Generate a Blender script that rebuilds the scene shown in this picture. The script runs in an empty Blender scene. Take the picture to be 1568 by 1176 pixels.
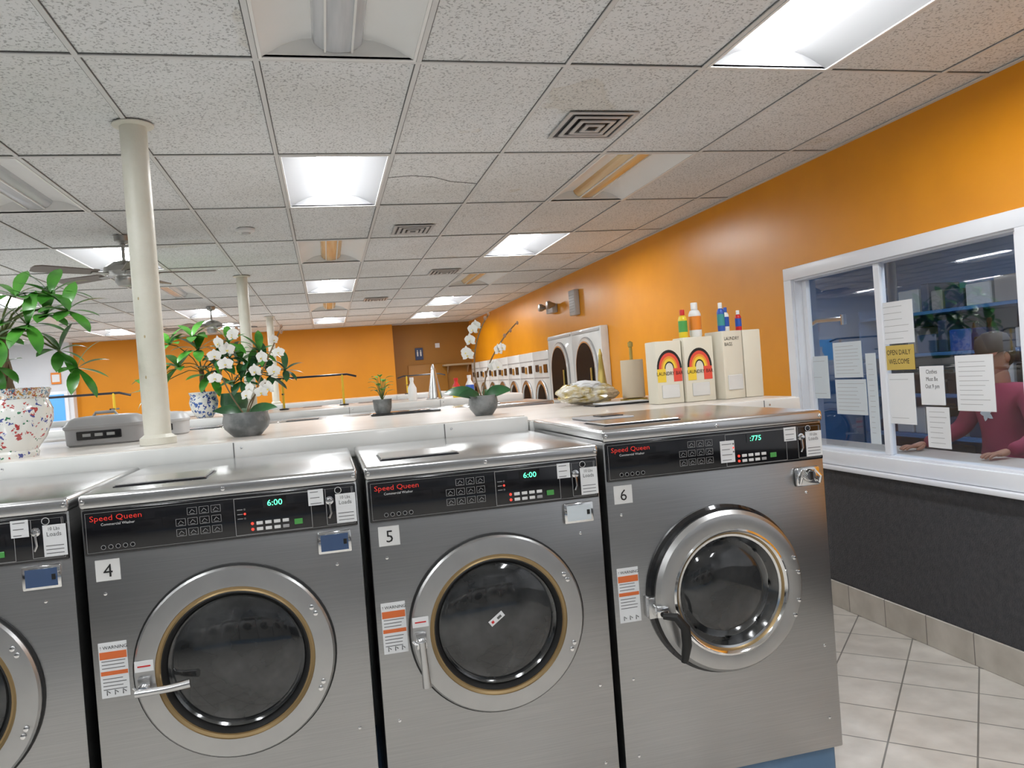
import bpy, bmesh, math, random
from mathutils import Vector, Matrix
random.seed(7)
sc=bpy.context.scene
CAMH=1.69
# ------------------------------------------------------------------ materials
MATS={}
def mat(name,col=(.8,.8,.8),rough=.5,metal=0,emit=None,es=0,coat=0,spec=.5,trans=0):
    if name in MATS: return MATS[name]
    m=bpy.data.materials.new(name);m.use_nodes=True
    b=m.node_tree.nodes['Principled BSDF']
    b.inputs['Base Color'].default_value=(*col,1);b.inputs['Roughness'].default_value=rough
    b.inputs['Metallic'].default_value=metal;b.inputs['Coat Weight'].default_value=coat
    b.inputs['Specular IOR Level'].default_value=spec;b.inputs['Transmission Weight'].default_value=trans
    if emit: b.inputs['Emission Color'].default_value=(*emit,1);b.inputs['Emission Strength'].default_value=es
    MATS[name]=m;return m
def nt(m): return m.node_tree,m.node_tree.nodes,m.node_tree.links,m.node_tree.nodes['Principled BSDF']
def noisy(name,c1,c2,scale=8,rough=.5,metal=0,bump=0,bscale=None,stretch=(1,1,1),coat=0,detail=4,lo=.35,hi=.65,rv=0):
    m=mat(name,c1,rough,metal,coat=coat);t,N,L,b=nt(m)
    tc=N.new('ShaderNodeTexCoord');mp=N.new('ShaderNodeMapping');mp.inputs['Scale'].default_value=stretch
    L.new(tc.outputs['Object'],mp.inputs[0])
    n=N.new('ShaderNodeTexNoise');n.inputs['Scale'].default_value=scale;n.inputs['Detail'].default_value=detail
    L.new(mp.outputs[0],n.inputs['Vector'])
    r=N.new('ShaderNodeValToRGB');r.color_ramp.elements[0].position=lo;r.color_ramp.elements[1].position=hi
    r.color_ramp.elements[0].color=(*c1,1);r.color_ramp.elements[1].color=(*c2,1)
    L.new(n.outputs[0],r.inputs[0]);L.new(r.outputs[0],b.inputs['Base Color'])
    if rv:
        mr=N.new('ShaderNodeMapRange');mr.inputs[3].default_value=rough-rv;mr.inputs[4].default_value=rough+rv
        L.new(n.outputs[0],mr.inputs[0]);L.new(mr.outputs[0],b.inputs['Roughness'])
    if bump:
        n2=N.new('ShaderNodeTexNoise');n2.inputs['Scale'].default_value=bscale or scale;n2.inputs['Detail'].default_value=3
        L.new(mp.outputs[0],n2.inputs['Vector'])
        bp=N.new('ShaderNodeBump');bp.inputs['Strength'].default_value=bump;bp.inputs['Distance'].default_value=.01
        L.new(n2.outputs[0],bp.inputs['Height']);L.new(bp.outputs[0],b.inputs['Normal'])
    return m
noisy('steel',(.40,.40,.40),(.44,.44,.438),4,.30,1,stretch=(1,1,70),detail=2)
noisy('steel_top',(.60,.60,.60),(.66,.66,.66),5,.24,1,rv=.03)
noisy('steel_door',(.48,.48,.48),(.52,.52,.515),10,.36,1,rv=.02)
mat('chrome',(.82,.82,.82),.1,1);mat('chrome_dull',(.62,.62,.62),.25,1)
mat('black_panel',(.006,.006,.008),.16,coat=.3);mat('black',(.008,.008,.008),.5);mat('black_gloss',(.01,.01,.012),.08,coat=.5)
mat('dryer_glass',(.006,.006,.007),.35,spec=.06);noisy('pkg',(.55,.42,.12),(.8,.78,.7),22,.25,.1,coat=.5)
mat('gasket',(.012,.012,.012),.55)
noisy('door_glass',(.016,.017,.018),(.065,.067,.068),6,.07,0,coat=.6,lo=.4,hi=.75)
mat('brass',(.33,.23,.11),.35,.6)
mat('white_plastic',(.75,.75,.74),.4);mat('paper',(.78,.79,.8),.7);mat('paper2',(.62,.68,.72),.7)
mat('red_text',(.75,.03,.02),.5,emit=(.9,.05,.03),es=.15);mat('white_text',(.7,.7,.7),.5)
mat('grey_text',(.12,.12,.12),.6);mat('black_text',(.01,.01,.01),.6);mat('icon_text',(.36,.36,.36),.5)
mat('orange_label',(.72,.16,.04),.5);mat('led_green',(.0,.3,.1),.4,emit=(.1,1,.45),es=3);mat('led_red',(.5,0,0),.4,emit=(1,.05,.03),es=2)
mat('blue_screen',(.06,.1,.2),.15,coat=.5);mat('night_glass',(.25,.28,.31),.2)
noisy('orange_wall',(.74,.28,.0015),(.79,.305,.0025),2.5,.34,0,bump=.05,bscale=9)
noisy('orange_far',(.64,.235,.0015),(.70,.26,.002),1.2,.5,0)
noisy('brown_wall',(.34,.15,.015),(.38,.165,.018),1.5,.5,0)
noisy('charcoal_wall',(.052,.053,.060),(.075,.076,.085),30,.6,0,bump=.6,bscale=120)
noisy('white_wall',(.68,.70,.74),(.74,.76,.8),1.2,.6)
noisy('blue_office',(.05,.2,.5),(.07,.23,.56),1.5,.6)
noisy('blue_plinth',(.12,.22,.36),(.17,.28,.43),8,.6)
noisy('vinyl_white',(.80,.82,.88),(.84,.86,.9),3,.35)
noisy('painted_white',(.64,.65,.63),(.72,.72,.70),4,.35,coat=.2)
noisy('laminate',(.66,.61,.56),(.73,.69,.64),5,.3,coat=.15)
noisy('pole_paint',(.66,.64,.54),(.75,.73,.64),5,.4,bump=.3,bscale=30)
mat('pole_chip',(.45,.36,.2),.7)
noisy('fixture_white',(.80,.80,.78),(.84,.84,.83),2,.45)
mat('wing_on',(.24,.24,.245),.6)  # lit wings darkened in colour to hold back the lens glow
noisy('lens_off',(.52,.54,.56),(.62,.63,.65),40,.2,stretch=(1,.05,1))
noisy('lens_orange_reflect',(.62,.36,.14),(.75,.55,.3),3,.25,stretch=(8,.4,1))  # orange reflection painted into the unlit lens colour
mat('lens_on',(1,1,1),.5,emit=(.955,.98,1),es=39)
mat('fan_blade',(.16,.13,.11),.4);mat('fan_metal',(.4,.4,.38),.3,.8)
noisy('leaf',(.03,.16,.015),(.09,.33,.04),9,.3,coat=.2)
noisy('leaf_dark',(.012,.07,.02),(.03,.14,.04),9,.35,coat=.2)
mat('stem',(.10,.14,.03),.5);mat('petal',(.86,.85,.80),.5);mat('petal_mid',(.75,.6,.1),.5);mat('bark',(.2,.13,.07),.8)
mat('bud',(.35,.2,.12),.5)
noisy('stone_pot',(.12,.13,.13),(.26,.27,.27),14,.35,lo=.4,hi=.6)
mat('grey_plastic',(.36,.355,.36),.4);mat('grey_plastic2',(.5,.5,.5),.4)
mat('cream',(.74,.70,.58),.4);mat('rail_dark',(.03,.03,.035),.3,.5);mat('yellow',(.75,.5,.03),.4)
mat('kraft',(.45,.33,.2),.8);mat('tp',(.62,.52,.38),.85)
mat('c_red',(.6,.02,.02),.35);mat('c_blue',(.03,.1,.45),.35);mat('c_yel',(.8,.6,.03),.35);mat('c_green',(.08,.35,.08),.4);mat('c_or',(.8,.25,.03),.35);mat('c_teal',(.05,.3,.3),.35);mat('c_white',(.8,.8,.78),.35)
mat('gold',(.55,.42,.12),.25,.6);mat('gold_sign',(.60,.43,.09),.4)
mat('skin',(.42,.2,.13),.5);mat('shirt',(.27,.024,.07),.8);mat('jeans',(.03,.05,.12),.8);mat('hair',(.01,.008,.007),.6);mat('cap',(.02,.02,.025),.7);mat('cap_brown',(.18,.05,.03),.7);mat('lip',(.35,.1,.09),.5);mat('eye_white',(.7,.7,.68),.3)
def porcelain(name,cols,scale,thr=.32):
    m=mat(name,(.78,.78,.74),.15,coat=.5);t,N,L,b=nt(m)
    tc=N.new('ShaderNodeTexCoord');n=N.new('ShaderNodeTexVoronoi');n.inputs['Scale'].default_value=scale
    ns=N.new('ShaderNodeTexNoise');ns.inputs['Scale'].default_value=scale*1.6;ns.inputs['Detail'].default_value=3
    mx=N.new('ShaderNodeMix');mx.data_type='RGBA';mx.inputs[0].default_value=.06
    L.new(tc.outputs['Object'],ns.inputs['Vector']);L.new(tc.outputs['Object'],mx.inputs[6]);L.new(ns.outputs['Color'],mx.inputs[7]);L.new(mx.outputs[2],n.inputs['Vector'])
    sep=N.new('ShaderNodeSeparateColor');L.new(n.outputs['Color'],sep.inputs[0])
    cr=N.new('ShaderNodeValToRGB');cr.color_ramp.interpolation='CONSTANT'
    e=cr.color_ramp.elements;e[0].color=(*cols[0],1);e[1].position=.4;e[1].color=(*cols[1],1);x=e.new(.7);x.color=(*cols[2],1)
    L.new(sep.outputs[0],cr.inputs[0])
    th=N.new('ShaderNodeMath');th.operation='LESS_THAN';th.inputs[1].default_value=thr;L.new(n.outputs['Distance'],th.inputs[0])
    m2=N.new('ShaderNodeMix');m2.data_type='RGBA';m2.inputs[6].default_value=(.78,.78,.74,1)
    L.new(th.outputs[0],m2.inputs[0]);L.new(cr.outputs[0],m2.inputs[7]);L.new(m2.outputs[2],b.inputs['Base Color']);return m
porcelain('porc_multi',[(.45,.05,.05),(.05,.2,.1),(.06,.08,.3)],34,.32)
porcelain('porc_blue',[(.04,.1,.35),(.05,.13,.4),(.03,.06,.25)],30,.42)
porcelain('porc_rim',[(.5,.25,.04),(.05,.15,.25),(.4,.08,.04)],60,.5)
XA,Y0,TX,TY=-.164,3.0216,.61,1.22
ZC=CAMH+1.2437
def ceil_mat():
    m=mat('acoustic_tile',(.6,.6,.59),.9);t,N,L,b=nt(m)
    g=N.new('ShaderNodeNewGeometry')
    n=N.new('ShaderNodeTexNoise');n.inputs['Scale'].default_value=95;n.inputs['Detail'].default_value=3
    L.new(g.outputs['Position'],n.inputs['Vector'])
    r=N.new('ShaderNodeValToRGB');r.color_ramp.elements[0].position=.36;r.color_ramp.elements[1].position=.45
    r.color_ramp.elements[0].color=(.43,.44,.445,1);r.color_ramp.elements[1].color=(.77,.785,.79,1)
    L.new(n.outputs[0],r.inputs[0])
    n2=N.new('ShaderNodeTexNoise');n2.inputs['Scale'].default_value=1.1;n2.inputs['Detail'].default_value=4
    L.new(g.outputs['Position'],n2.inputs['Vector'])
    r2=N.new('ShaderNodeValToRGB');r2.color_ramp.elements[0].position=.3;r2.color_ramp.elements[1].position=.6
    r2.color_ramp.elements[0].color=(.90,.89,.87,1);r2.color_ramp.elements[1].color=(1,1,1,1)
    L.new(n2.outputs[0],r2.inputs[0])
    mx=N.new('ShaderNodeMix');mx.data_type='RGBA';mx.blend_type='MULTIPLY';mx.inputs[0].default_value=1
    L.new(r.outputs[0],mx.inputs[6]);L.new(r2.outputs[0],mx.inputs[7])
    n3=N.new('ShaderNodeTexNoise');n3.inputs['Scale'].default_value=1.6;n3.inputs['Detail'].default_value=5;n3.inputs['Distortion'].default_value=.4;L.new(g.outputs['Position'],n3.inputs['Vector'])
    r3=N.new('ShaderNodeValToRGB');e=r3.color_ramp.elements;e[0].position=.66;e[1].position=.72;e[0].color=(1,1,1,1);e[1].color=(.92,.89,.83,1);x=e.new(.69);x.color=(.84,.79,.70,1);L.new(n3.outputs[0],r3.inputs[0])
    m3=N.new('ShaderNodeMix');m3.data_type='RGBA';m3.blend_type='MULTIPLY';m3.inputs[0].default_value=.6;L.new(mx.outputs[2],m3.inputs[6]);L.new(r3.outputs[0],m3.inputs[7]);L.new(m3.outputs[2],b.inputs['Base Color'])
    bp=N.new('ShaderNodeBump');bp.inputs['Strength'].default_value=.35;bp.inputs['Distance'].default_value=.01
    L.new(r.outputs[0],bp.inputs['Height']);L.new(bp.outputs[0],b.inputs['Normal'])
ceil_mat();mat('tbar',(.66,.66,.65),.5);mat('tbar_dark',(.12,.12,.12),.8)
def tile_mat(name,rot,size,grout,c1,c2,cg,off=(0,0),rough=.3):
    m=mat(name,c1,rough);t,N,L,b=nt(m)
    g=N.new('ShaderNodeNewGeometry');mp=N.new('ShaderNodeMapping');mp.inputs['Rotation'].default_value=rot
    mp.inputs['Location'].default_value=(off[0],off[1],0);L.new(g.outputs['Position'],mp.inputs[0])
    br=N.new('ShaderNodeTexBrick');br.offset=0;br.inputs['Scale'].default_value=1
    br.inputs['Brick Width'].default_value=size[0];br.inputs['Row Height'].default_value=size[1];br.inputs['Mortar Size'].default_value=grout
    br.inputs['Mortar Smooth'].default_value=.1
    br.inputs['Color1'].default_value=(*c1,1);br.inputs['Color2'].default_value=(*c2,1);br.inputs['Mortar'].default_value=(*cg,1)
    L.new(mp.outputs[0],br.inputs['Vector'])
    n=N.new('ShaderNodeTexNoise');n.inputs['Scale'].default_value=6;n.inputs['Detail'].default_value=6;L.new(g.outputs['Position'],n.inputs['Vector'])
    r=N.new('ShaderNodeValToRGB');r.color_ramp.elements[0].position=.3;r.color_ramp.elements[1].position=.7
    r.color_ramp.elements[0].color=(.80,.79,.77,1);r.color_ramp.elements[1].color=(1.05,1.05,1.05,1);L.new(n.outputs[0],r.inputs[0])
    mx=N.new('ShaderNodeMix');mx.data_type='RGBA';mx.blend_type='MULTIPLY';mx.inputs[0].default_value=1
    L.new(br.outputs[0],mx.inputs[6]);L.new(r.outputs[0],mx.inputs[7]);L.new(mx.outputs[2],b.inputs['Base Color'])
    bp=N.new('ShaderNodeBump');bp.inputs['Strength'].default_value=.3;bp.inputs['Distance'].default_value=.004;bp.invert=True
    L.new(br.outputs['Fac'],bp.inputs['Height']);L.new(bp.outputs[0],b.inputs['Normal'])
tile_mat('floor_tile',(0,0,math.radians(45)),(.33,.33),.004,(.76,.73,.68),(.80,.77,.72),(.27,.26,.24),(.12,.05))
tile_mat('base_tile',(0,math.radians(90),math.radians(90)),(.33,.4),.003,(.60,.56,.50),(.65,.61,.55),(.2,.18,.16),(.05,.2))
def glass_mat():
    m=bpy.data.materials.new('window_glass');m.use_nodes=True;MATS['window_glass']=m
    N=m.node_tree.nodes;L=m.node_tree.links;N.clear()
    o=N.new('ShaderNodeOutputMaterial');mx=N.new('ShaderNodeMixShader');tr=N.new('ShaderNodeBsdfTransparent');gl=N.new('ShaderNodeBsdfGlossy')
    gl.inputs['Roughness'].default_value=.02;tr.inputs[0].default_value=(.88,.93,.97,1)
    lw=N.new('ShaderNodeLayerWeight');mr=N.new('ShaderNodeMapRange');mr.inputs[3].default_value=.08;mr.inputs[4].default_value=.38
    L.new(lw.outputs['Facing'],mr.inputs[0]);L.new(mr.outputs[0],mx.inputs[0]);L.new(tr.outputs[0],mx.inputs[1]);L.new(gl.outputs[0],mx.inputs[2]);L.new(mx.outputs[0],o.inputs[0])
glass_mat()
# ------------------------------------------------------------------ mesh builder
_txt={}
def text_mesh(s):
    if s not in _txt:
        c=bpy.data.curves.new('t','FONT');c.body=s;c.size=1;c.resolution_u=2
        o=bpy.data.objects.new('t',c);sc.collection.objects.link(o)
        dg=bpy.context.evaluated_depsgraph_get();me=bpy.data.meshes.new_from_object(o.evaluated_get(dg))
        _txt[s]=([v.co.copy() for v in me.vertices],[list(p.vertices) for p in me.polygons])
        bpy.data.objects.remove(o);bpy.data.meshes.remove(me)
    return _txt[s]
class MB:
    def __init__(s): s.v=[];s.f=[];s.m=[];s.mats=[];s.M=None
    def add(s,vs,fs,mt):
        if mt not in s.mats: s.mats.append(mt)
        k=s.mats.index(mt);b=len(s.v)
        for v in vs:
            v=Vector(v)
            if s.M is not None: v=s.M@v
            s.v.append(v)
        for f in fs: s.f.append([b+i for i in f]);s.m.append(k)
    def box(s,x0,x1,y0,y1,z0,z1,mt,bev=0,seg=2):
        x0,x1=min(x0,x1),max(x0,x1)
        if not bev:
            vs=[(x,y,z) for z in(z0,z1) for x,y in((x0,y0),(x1,y0),(x1,y1),(x0,y1))]
            s.add(vs,[(3,2,1,0),(4,5,6,7),(0,1,5,4),(1,2,6,5),(2,3,7,6),(3,0,4,7)],mt);return
        bm=bmesh.new();bmesh.ops.create_cube(bm,size=1)
        for v in bm.verts: v.co=Vector(((x0+x1)/2+v.co.x*(x1-x0),(y0+y1)/2+v.co.y*(y1-y0),(z0+z1)/2+v.co.z*(z1-z0)))
        bmesh.ops.bevel(bm,geom=bm.edges[:],offset=bev,segments=seg,profile=.5,affect='EDGES')
        s.bm(bm,mt)
    def bm(s,bm,mt):
        bm.verts.index_update();s.add([v.co.copy() for v in bm.verts],[[v.index for v in f.verts] for f in bm.faces],mt);bm.free()
    def lathe(s,prof,c,mt,axis='z',seg=32,mts=None):
        n=seg;vs=[];allf=[]
        for r,h in prof:
            for k in range(n):
                a=2*math.pi*k/seg;u,w=r*math.cos(a),r*math.sin(a)
                if axis=='z': vs.append((c[0]+u,c[1]+w,c[2]+h))
                elif axis=='y': vs.append((c[0]+u,c[1]-h,c[2]+w))
                else: vs.append((c[0]-h,c[1]-u,c[2]+w))
        for i in range(len(prof)-1):
            fs=[(i*n+k,i*n+(k+1)%n,(i+1)*n+(k+1)%n,(i+1)*n+k) for k in range(seg)]
            if mts: s.add(vs[i*n:(i+2)*n],[[q-i*n for q in f] for f in fs],mts[i])
            else: allf+=fs
        if not mts: s.add(vs,allf,mt)
    def tube(s,pts,rad,mt,seg=8,cap=True):
        pts=[Vector(p) for p in pts];n=len(pts)
        if not isinstance(rad,(list,tuple)): rad=[rad]*n
        vs=[];T=(pts[1]-pts[0]).normalized()
        ref=Vector((0,0,1)) if abs(T.z)<.9 else Vector((1,0,0))
        A=T.cross(ref).normalized()
        for i,p in enumerate(pts):
            if i==0:t=pts[1]-pts[0]
            elif i==n-1:t=pts[-1]-pts[-2]
            else:t=pts[i+1]-pts[i-1]
            t.normalize();A=(A-t*A.dot(t)).normalized();B=t.cross(A)
            for k in range(seg):
                a=2*math.pi*k/seg;vs.append(p+(A*math.cos(a)+B*math.sin(a))*rad[i])
        fs=[(i*seg+k,i*seg+(k+1)%seg,(i+1)*seg+(k+1)%seg,(i+1)*seg+k) for i in range(n-1) for k in range(seg)]
        if cap: fs.append(list(range(seg))[::-1]);fs.append([(n-1)*seg+k for k in range(seg)])
        s.add(vs,fs,mt)
    def text(s,t,x,y,z,size,mt,face='-y',align='l',sx=1):
        vs,fs=text_mesh(t)
        w=max(v.x for v in vs)
        o=0 if align=='l' else -w/2
        if face=='-y': vs=[(x+(v.x+o)*size*sx,y,z+v.y*size) for v in vs]
        elif face=='-x': vs=[(x,y-(v.x+o)*size*sx,z+v.y*size) for v in vs]
        s.add(vs,fs,mt)
    def sphere(s,c,r,mt,seg=16,rings=10):
        if not isinstance(r,(tuple,list)): r=(r,r,r)
        bm=bmesh.new();bmesh.ops.create_uvsphere(bm,u_segments=seg,v_segments=rings,radius=1)
        for v in bm.verts: v.co=Vector((c[0]+v.co.x*r[0],c[1]+v.co.y*r[1],c[2]+v.co.z*r[2]))
        s.bm(bm,mt)
    def prism(s,poly,axis,a,b,mt):
        n=len(poly)
        def P(u,w,t): return (u,t,w) if axis=='y' else ((t,u,w) if axis=='x' else (u,w,t))
        vs=[P(u,w,a) for u,w in poly]+[P(u,w,b) for u,w in poly]
        s.add(vs,[list(range(n)),list(range(2*n-1,n-1,-1))]+[(i,(i+1)%n,n+(i+1)%n,n+i) for i in range(n)],mt)
    def leaf(s,base,d,up,L,W,droop,mt,n=6,fold=.15,pw=.8):
        base=Vector(base);d=Vector(d).normalized();up=Vector(up);sd=d.cross(up)
        if sd.length<.01: sd=d.cross(Vector((.3,1,.2)))
        sd.normalize();up=sd.cross(d).normalized()
        vs=[];p=base.copy();ang=0
        for i in range(n+1):
            t=i/n;w=W*.5*(math.sin(math.pi*min(1,t**pw*.97+.03)))**.8+.0005
            dd=d*math.cos(ang)-up*math.sin(ang);nn=up*math.cos(ang)+d*math.sin(ang)
            vs+= [p-sd*w+nn*w*fold,p.copy(),p+sd*w+nn*w*fold]
            p=p+dd*(L/n);ang+=droop/n
        fs=[]
        for i in range(n):
            a=i*3;fs+=[(a,a+1,a+4,a+3),(a+1,a+2,a+5,a+4)]
        s.add(vs,fs,mt)
    def obj(s,name,sharp=.6,parent=None,fixn=True):
        me=bpy.data.meshes.new(name);me.from_pydata([tuple(v) for v in s.v],[],s.f)
        for m in s.mats: me.materials.append(MATS[m])
        me.polygons.foreach_set('material_index',s.m);me.update()
        if fixn:
            bm=bmesh.new();bm.from_mesh(me);bmesh.ops.remove_doubles(bm,verts=bm.verts,dist=1e-6)
            bmesh.ops.recalc_face_normals(bm,faces=bm.faces);bm.to_mesh(me);bm.free()
        me.polygons.foreach_set('use_smooth',[True]*len(me.polygons));me.set_sharp_from_angle(angle=sharp)
        o=bpy.data.objects.new(name,me);sc.collection.objects.link(o)
        if parent: o.parent=parent
        return o
def copy_obj(o,name,loc,rz=0,scale=1):
    c=bpy.data.objects.new(name,o.data);sc.collection.objects.link(c);c.location=loc;c.rotation_euler=(0,0,rz);c.scale=(scale,)*3;return c
# ------------------------------------------------------------------ camera
th,pi_,ro=.2351,.0123,.0756
F=Vector((math.sin(th)*math.cos(pi_),math.cos(th)*math.cos(pi_),-math.sin(pi_)));R0=Vector((math.cos(th),-math.sin(th),0));U0=R0.cross(F)
R=R0*math.cos(ro)-U0*math.sin(ro);U=U0*math.cos(ro)+R0*math.sin(ro)
cd=bpy.data.cameras.new('camera');cam=bpy.data.objects.new('camera',cd);sc.collection.objects.link(cam)
cd.sensor_width=36;cd.lens=1183.5/1568*36;cd.clip_start=.05
cam.matrix_world=Matrix(((R.x,U.x,-F.x,0),(R.y,U.y,-F.y,0),(R.z,U.z,-F.z,CAMH),(0,0,0,1)))
sc.camera=cam
# ------------------------------------------------------------------ room shell
WX=3.169;YB=16.6;YF=-3.6;XL=-9.0
b=MB();b.box(XL,6.8,YF,YB+.8,-.1,0,'floor_tile');b.obj('floor')
lit={(0,1),(0,5),(0,9),(3,-1),(3,3),(3,7),(3,9),(-3,3),(-3,7),(-3,9),(-6,3),(-6,5),(-6,9),(0,-3),(-3,-1),(-3,-3),(3,-4),(-6,-1),(-9,1),(-9,5),(-12,3),(-12,8),(-9,9)}
off={(0,-1),(3,1),(-3,1),(0,3),(3,5),(0,7),(-3,5),(-6,1),(-6,7)}
orange_reflect={(3,1),(0,3),(3,5),(0,7)}  # unlit fixtures whose lenses carry the painted orange reflection
b=MB()
for i in range(-15,6):
    for j in range(-6,13):
        if (i,j) in lit or (i,j) in off: continue
        x0,x1=max(XL,XA+i*TX),min(WX,XA+(i+1)*TX);y0,y1=max(YF,Y0+j*TY),min(YB+.8,Y0+(j+1)*TY)
        if x1<=x0 or y1<=y0: continue
        z=ZC+.006+random.uniform(0,.002)
        b.add([(x0,y0,z),(x1,y0,z),(x1,y1,z),(x0,y1,z)],[(0,1,2,3)],'acoustic_tile')
b.box(XL,WX+.1,YF,YB+.8,ZC+.14,ZC+.2,'tbar_dark')
b.obj('ceiling',fixn=False)
b=MB()
for i in range(-14,6):
    x=XA+i*TX;b.box(x-.010,x+.010,YF,YB+.8,ZC,ZC+.004,'tbar');b.box(x-.014,x+.014,YF,YB+.8,ZC+.004,ZC+.0055,'tbar_dark')  # wider dark strips stand in for shadow lines along the bars
for j in range(-5,13):
    y=Y0+j*TY;b.box(XL,WX,y-.010,y+.010,ZC-.0005,ZC+.0035,'tbar');b.box(XL,WX,y-.015,y+.015,ZC+.004,ZC+.0052,'tbar_dark')
b.box(WX-.03,WX,YF,YB,ZC-.002,ZC+.003,'tbar')
b.tube([(.46,4.74,ZC+.006),(.60,4.70,ZC+.006),(.74,4.74,ZC+.006),(.86,4.85,ZC+.006),(1.06,4.92,ZC+.006)],.0018,'tbar_dark',4)
b.obj('trim_ceiling_grid')
def fixture(i,j,on,w):
    b=MB();x0=XA+i*TX+.012;x1=x0+TX-.024;y0=Y0+j*TY+.012;y1=y0+TY-.024;xc=(x0+x1)/2;hw=.095
    zt=ZC+.075;z0=ZC+.002
    for a in((x0,x0+.012,y0,y1),(x1-.012,x1,y0,y1),(x0+.012,x1-.012,y0,y0+.012),(x0+.012,x1-.012,y1-.012,y1)): b.box(a[0],a[1],a[2],a[3],ZC-.002,ZC+.01,'fixture_white')
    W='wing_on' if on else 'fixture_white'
    for sx,e in((1,x0+.012),(-1,x1-.012)):
        xi=xc-sx*hw;n=5;vs=[]
        for k in range(n+1):
            t=k/n;x=e+(xi-e)*t;z=z0+(zt-z0)*math.sin(t*math.pi/2)
            vs+=[(x,y0+.012,z),(x,y1-.012,z)]
        b.add(vs,[(2*k,2*k+1,2*k+3,2*k+2) for k in range(n)],W)
    for y in (y0+.012,y1-.012): b.add([(x0,y,z0),(x1,y,z0),(x1,y,zt+.03),(x0,y,zt+.03)],[(0,1,2,3)],W)
    n=8;vs=[]
    for k in range(n+1):
        a=math.pi*k/n;vs+=[(xc-hw*math.cos(a),y0+.015,zt-.055*math.sin(a)),(xc-hw*math.cos(a),y1-.015,zt-.055*math.sin(a))]
    b.add(vs,[(2*k,2*k+1,2*k+3,2*k+2) for k in range(n)],'lens_on' if on else ('lens_orange_reflect' if w else 'lens_off'))
    if not on:
        for dx in(-.05,.05): b.box(xc+dx-.004,xc+dx+.004,y0+.015,y1-.015,zt-.055,zt-.047,W)
    b.obj('ceiling_light_fixture',.5)
for c in sorted(lit): fixture(*c,True,False)
for c in sorted(off): fixture(*c,False,c in orange_reflect)
def vent(cx,cy,wx,wy):
    b=MB();z=ZC-.004
    for k in range(4):
        hx=wx/2*(1-k*.24);hy=wy/2*(1-k*.24);t=.022
        zz=z-(.004*k)
        for a in((-hx,hx,-hy,-hy+t),(-hx,hx,hy-t,hy),(-hx,-hx+t,-hy+t,hy-t),(hx-t,hx,-hy+t,hy-t)):
            b.box(cx+a[0],cx+a[1],cy+a[2],cy+a[3],zz-.004,zz+.002,'grey_plastic2')
    b.box(cx-wx/2+.01,cx+wx/2-.01,cy-wy/2+.01,cy+wy/2-.01,z+.002,z+.006,'rail_dark')
    b.obj('ceiling_air_vent')
vent(1.42,3.75,.36,.40);vent(.78,6.32,.32,.36);vent(1.42,8.86,.34,.4);vent(.79,11.4,.34,.4)
b=MB();b.lathe([(0,0),(.05,0),(.065,.012),(.065,.03)],(-.5,6.13,ZC-.028),'white_plastic');b.lathe([(.0,-.012),(.03,-.010),(.034,0)],(-.5,6.13,ZC-.028),'grey_plastic2');b.obj('smoke_detector')
# right wall
wy0,wy1,wz0,wz1=2.854,4.80,.951,2.277;fw=.085
oy0,oy1,oz0,oz1=wy0+.05,wy1-.05,wz0+.05,wz1-.05
b=MB();t=.12;zd=.945
b.box(WX,WX+t,YF,YB+.8,0,zd,'charcoal_wall')
b.box(WX,WX+t,YF,1.3,zd,ZC+.1,'white_wall');b.box(WX,WX+t,1.3,oy0,zd,ZC+.1,'orange_wall');b.box(WX,WX+t,oy1,YB+.8,zd,ZC+.1,'orange_wall')  # unseen near stretch coloured white to keep orange reflections off the steel
b.box(WX,WX+t,oy0,oy1,oz1,ZC+.1,'orange_wall');b.box(WX,WX+t,oy0,oy1,zd,oz0,'orange_wall')
b.obj('wall_right')
b=MB();b.box(WX-.012,WX-.0005,YF,8.2,0,.17,'base_tile',.003,1);b.obj('baseboard_right')
# window
b=MB();x0=WX-.024
b.box(x0,WX-.001,wy0,wy1,wz1-fw,wz1,'vinyl_white',.005,2);b.box(x0,WX-.001,wy0,wy1,wz0,wz0+fw,'vinyl_white',.005,2)
b.box(x0+.002,WX-.001,wy0,wy0+fw,wz0+fw,wz1-fw,'vinyl_white');b.box(x0+.002,WX-.001,wy1-fw,wy1,wz0+fw,wz1-fw,'vinyl_white')
iy0,iy1,iz0,iz1=wy0+fw-.02,wy1-fw+.02,wz0+fw-.02,wz1-fw+.02
b.box(WX,WX+.10,iy0,iy1,iz1-.03,iz1,'vinyl_white');b.box(WX,WX+.10,iy0,iy1,iz0,iz0+.03,'vinyl_white')
b.box(WX,WX+.10,iy0,iy0+.03,iz0+.03,iz1-.03,'vinyl_white');b.box(WX,WX+.10,iy1-.03,iy1,iz0+.03,iz1-.03,'vinyl_white')
for yy,xx in((3.925,.018),(3.955,.058)): b.box(WX+xx,WX+xx+.028,yy-.026,yy+.026,iz0+.03,iz1-.03,'vinyl_white',.004,1)
b.box(WX+.055,WX+.085,iy1-.075,iy1-.031,iz0+.031,iz1-.031,'vinyl_white')
b.box(WX+.015,WX+.045,iy0+.031,iy0+.06,iz0+.031,iz1-.031,'vinyl_white')
b.box(x0-.035,WX-.001,wy0-.01,wy1+.01,wz0-.028,wz0-.002,'vinyl_white',.005,2)
for X_,a,c_ in((WX+.034,iy0+.03,3.92),(WX+.074,3.95,iy1-.03)): b.add([(X_,a,iz0+.02),(X_,c_,iz0+.02),(X_,c_,iz1-.02),(X_,a,iz1-.02)],[(0,1,2,3)],'window_glass')
b.obj('window_1')
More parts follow.
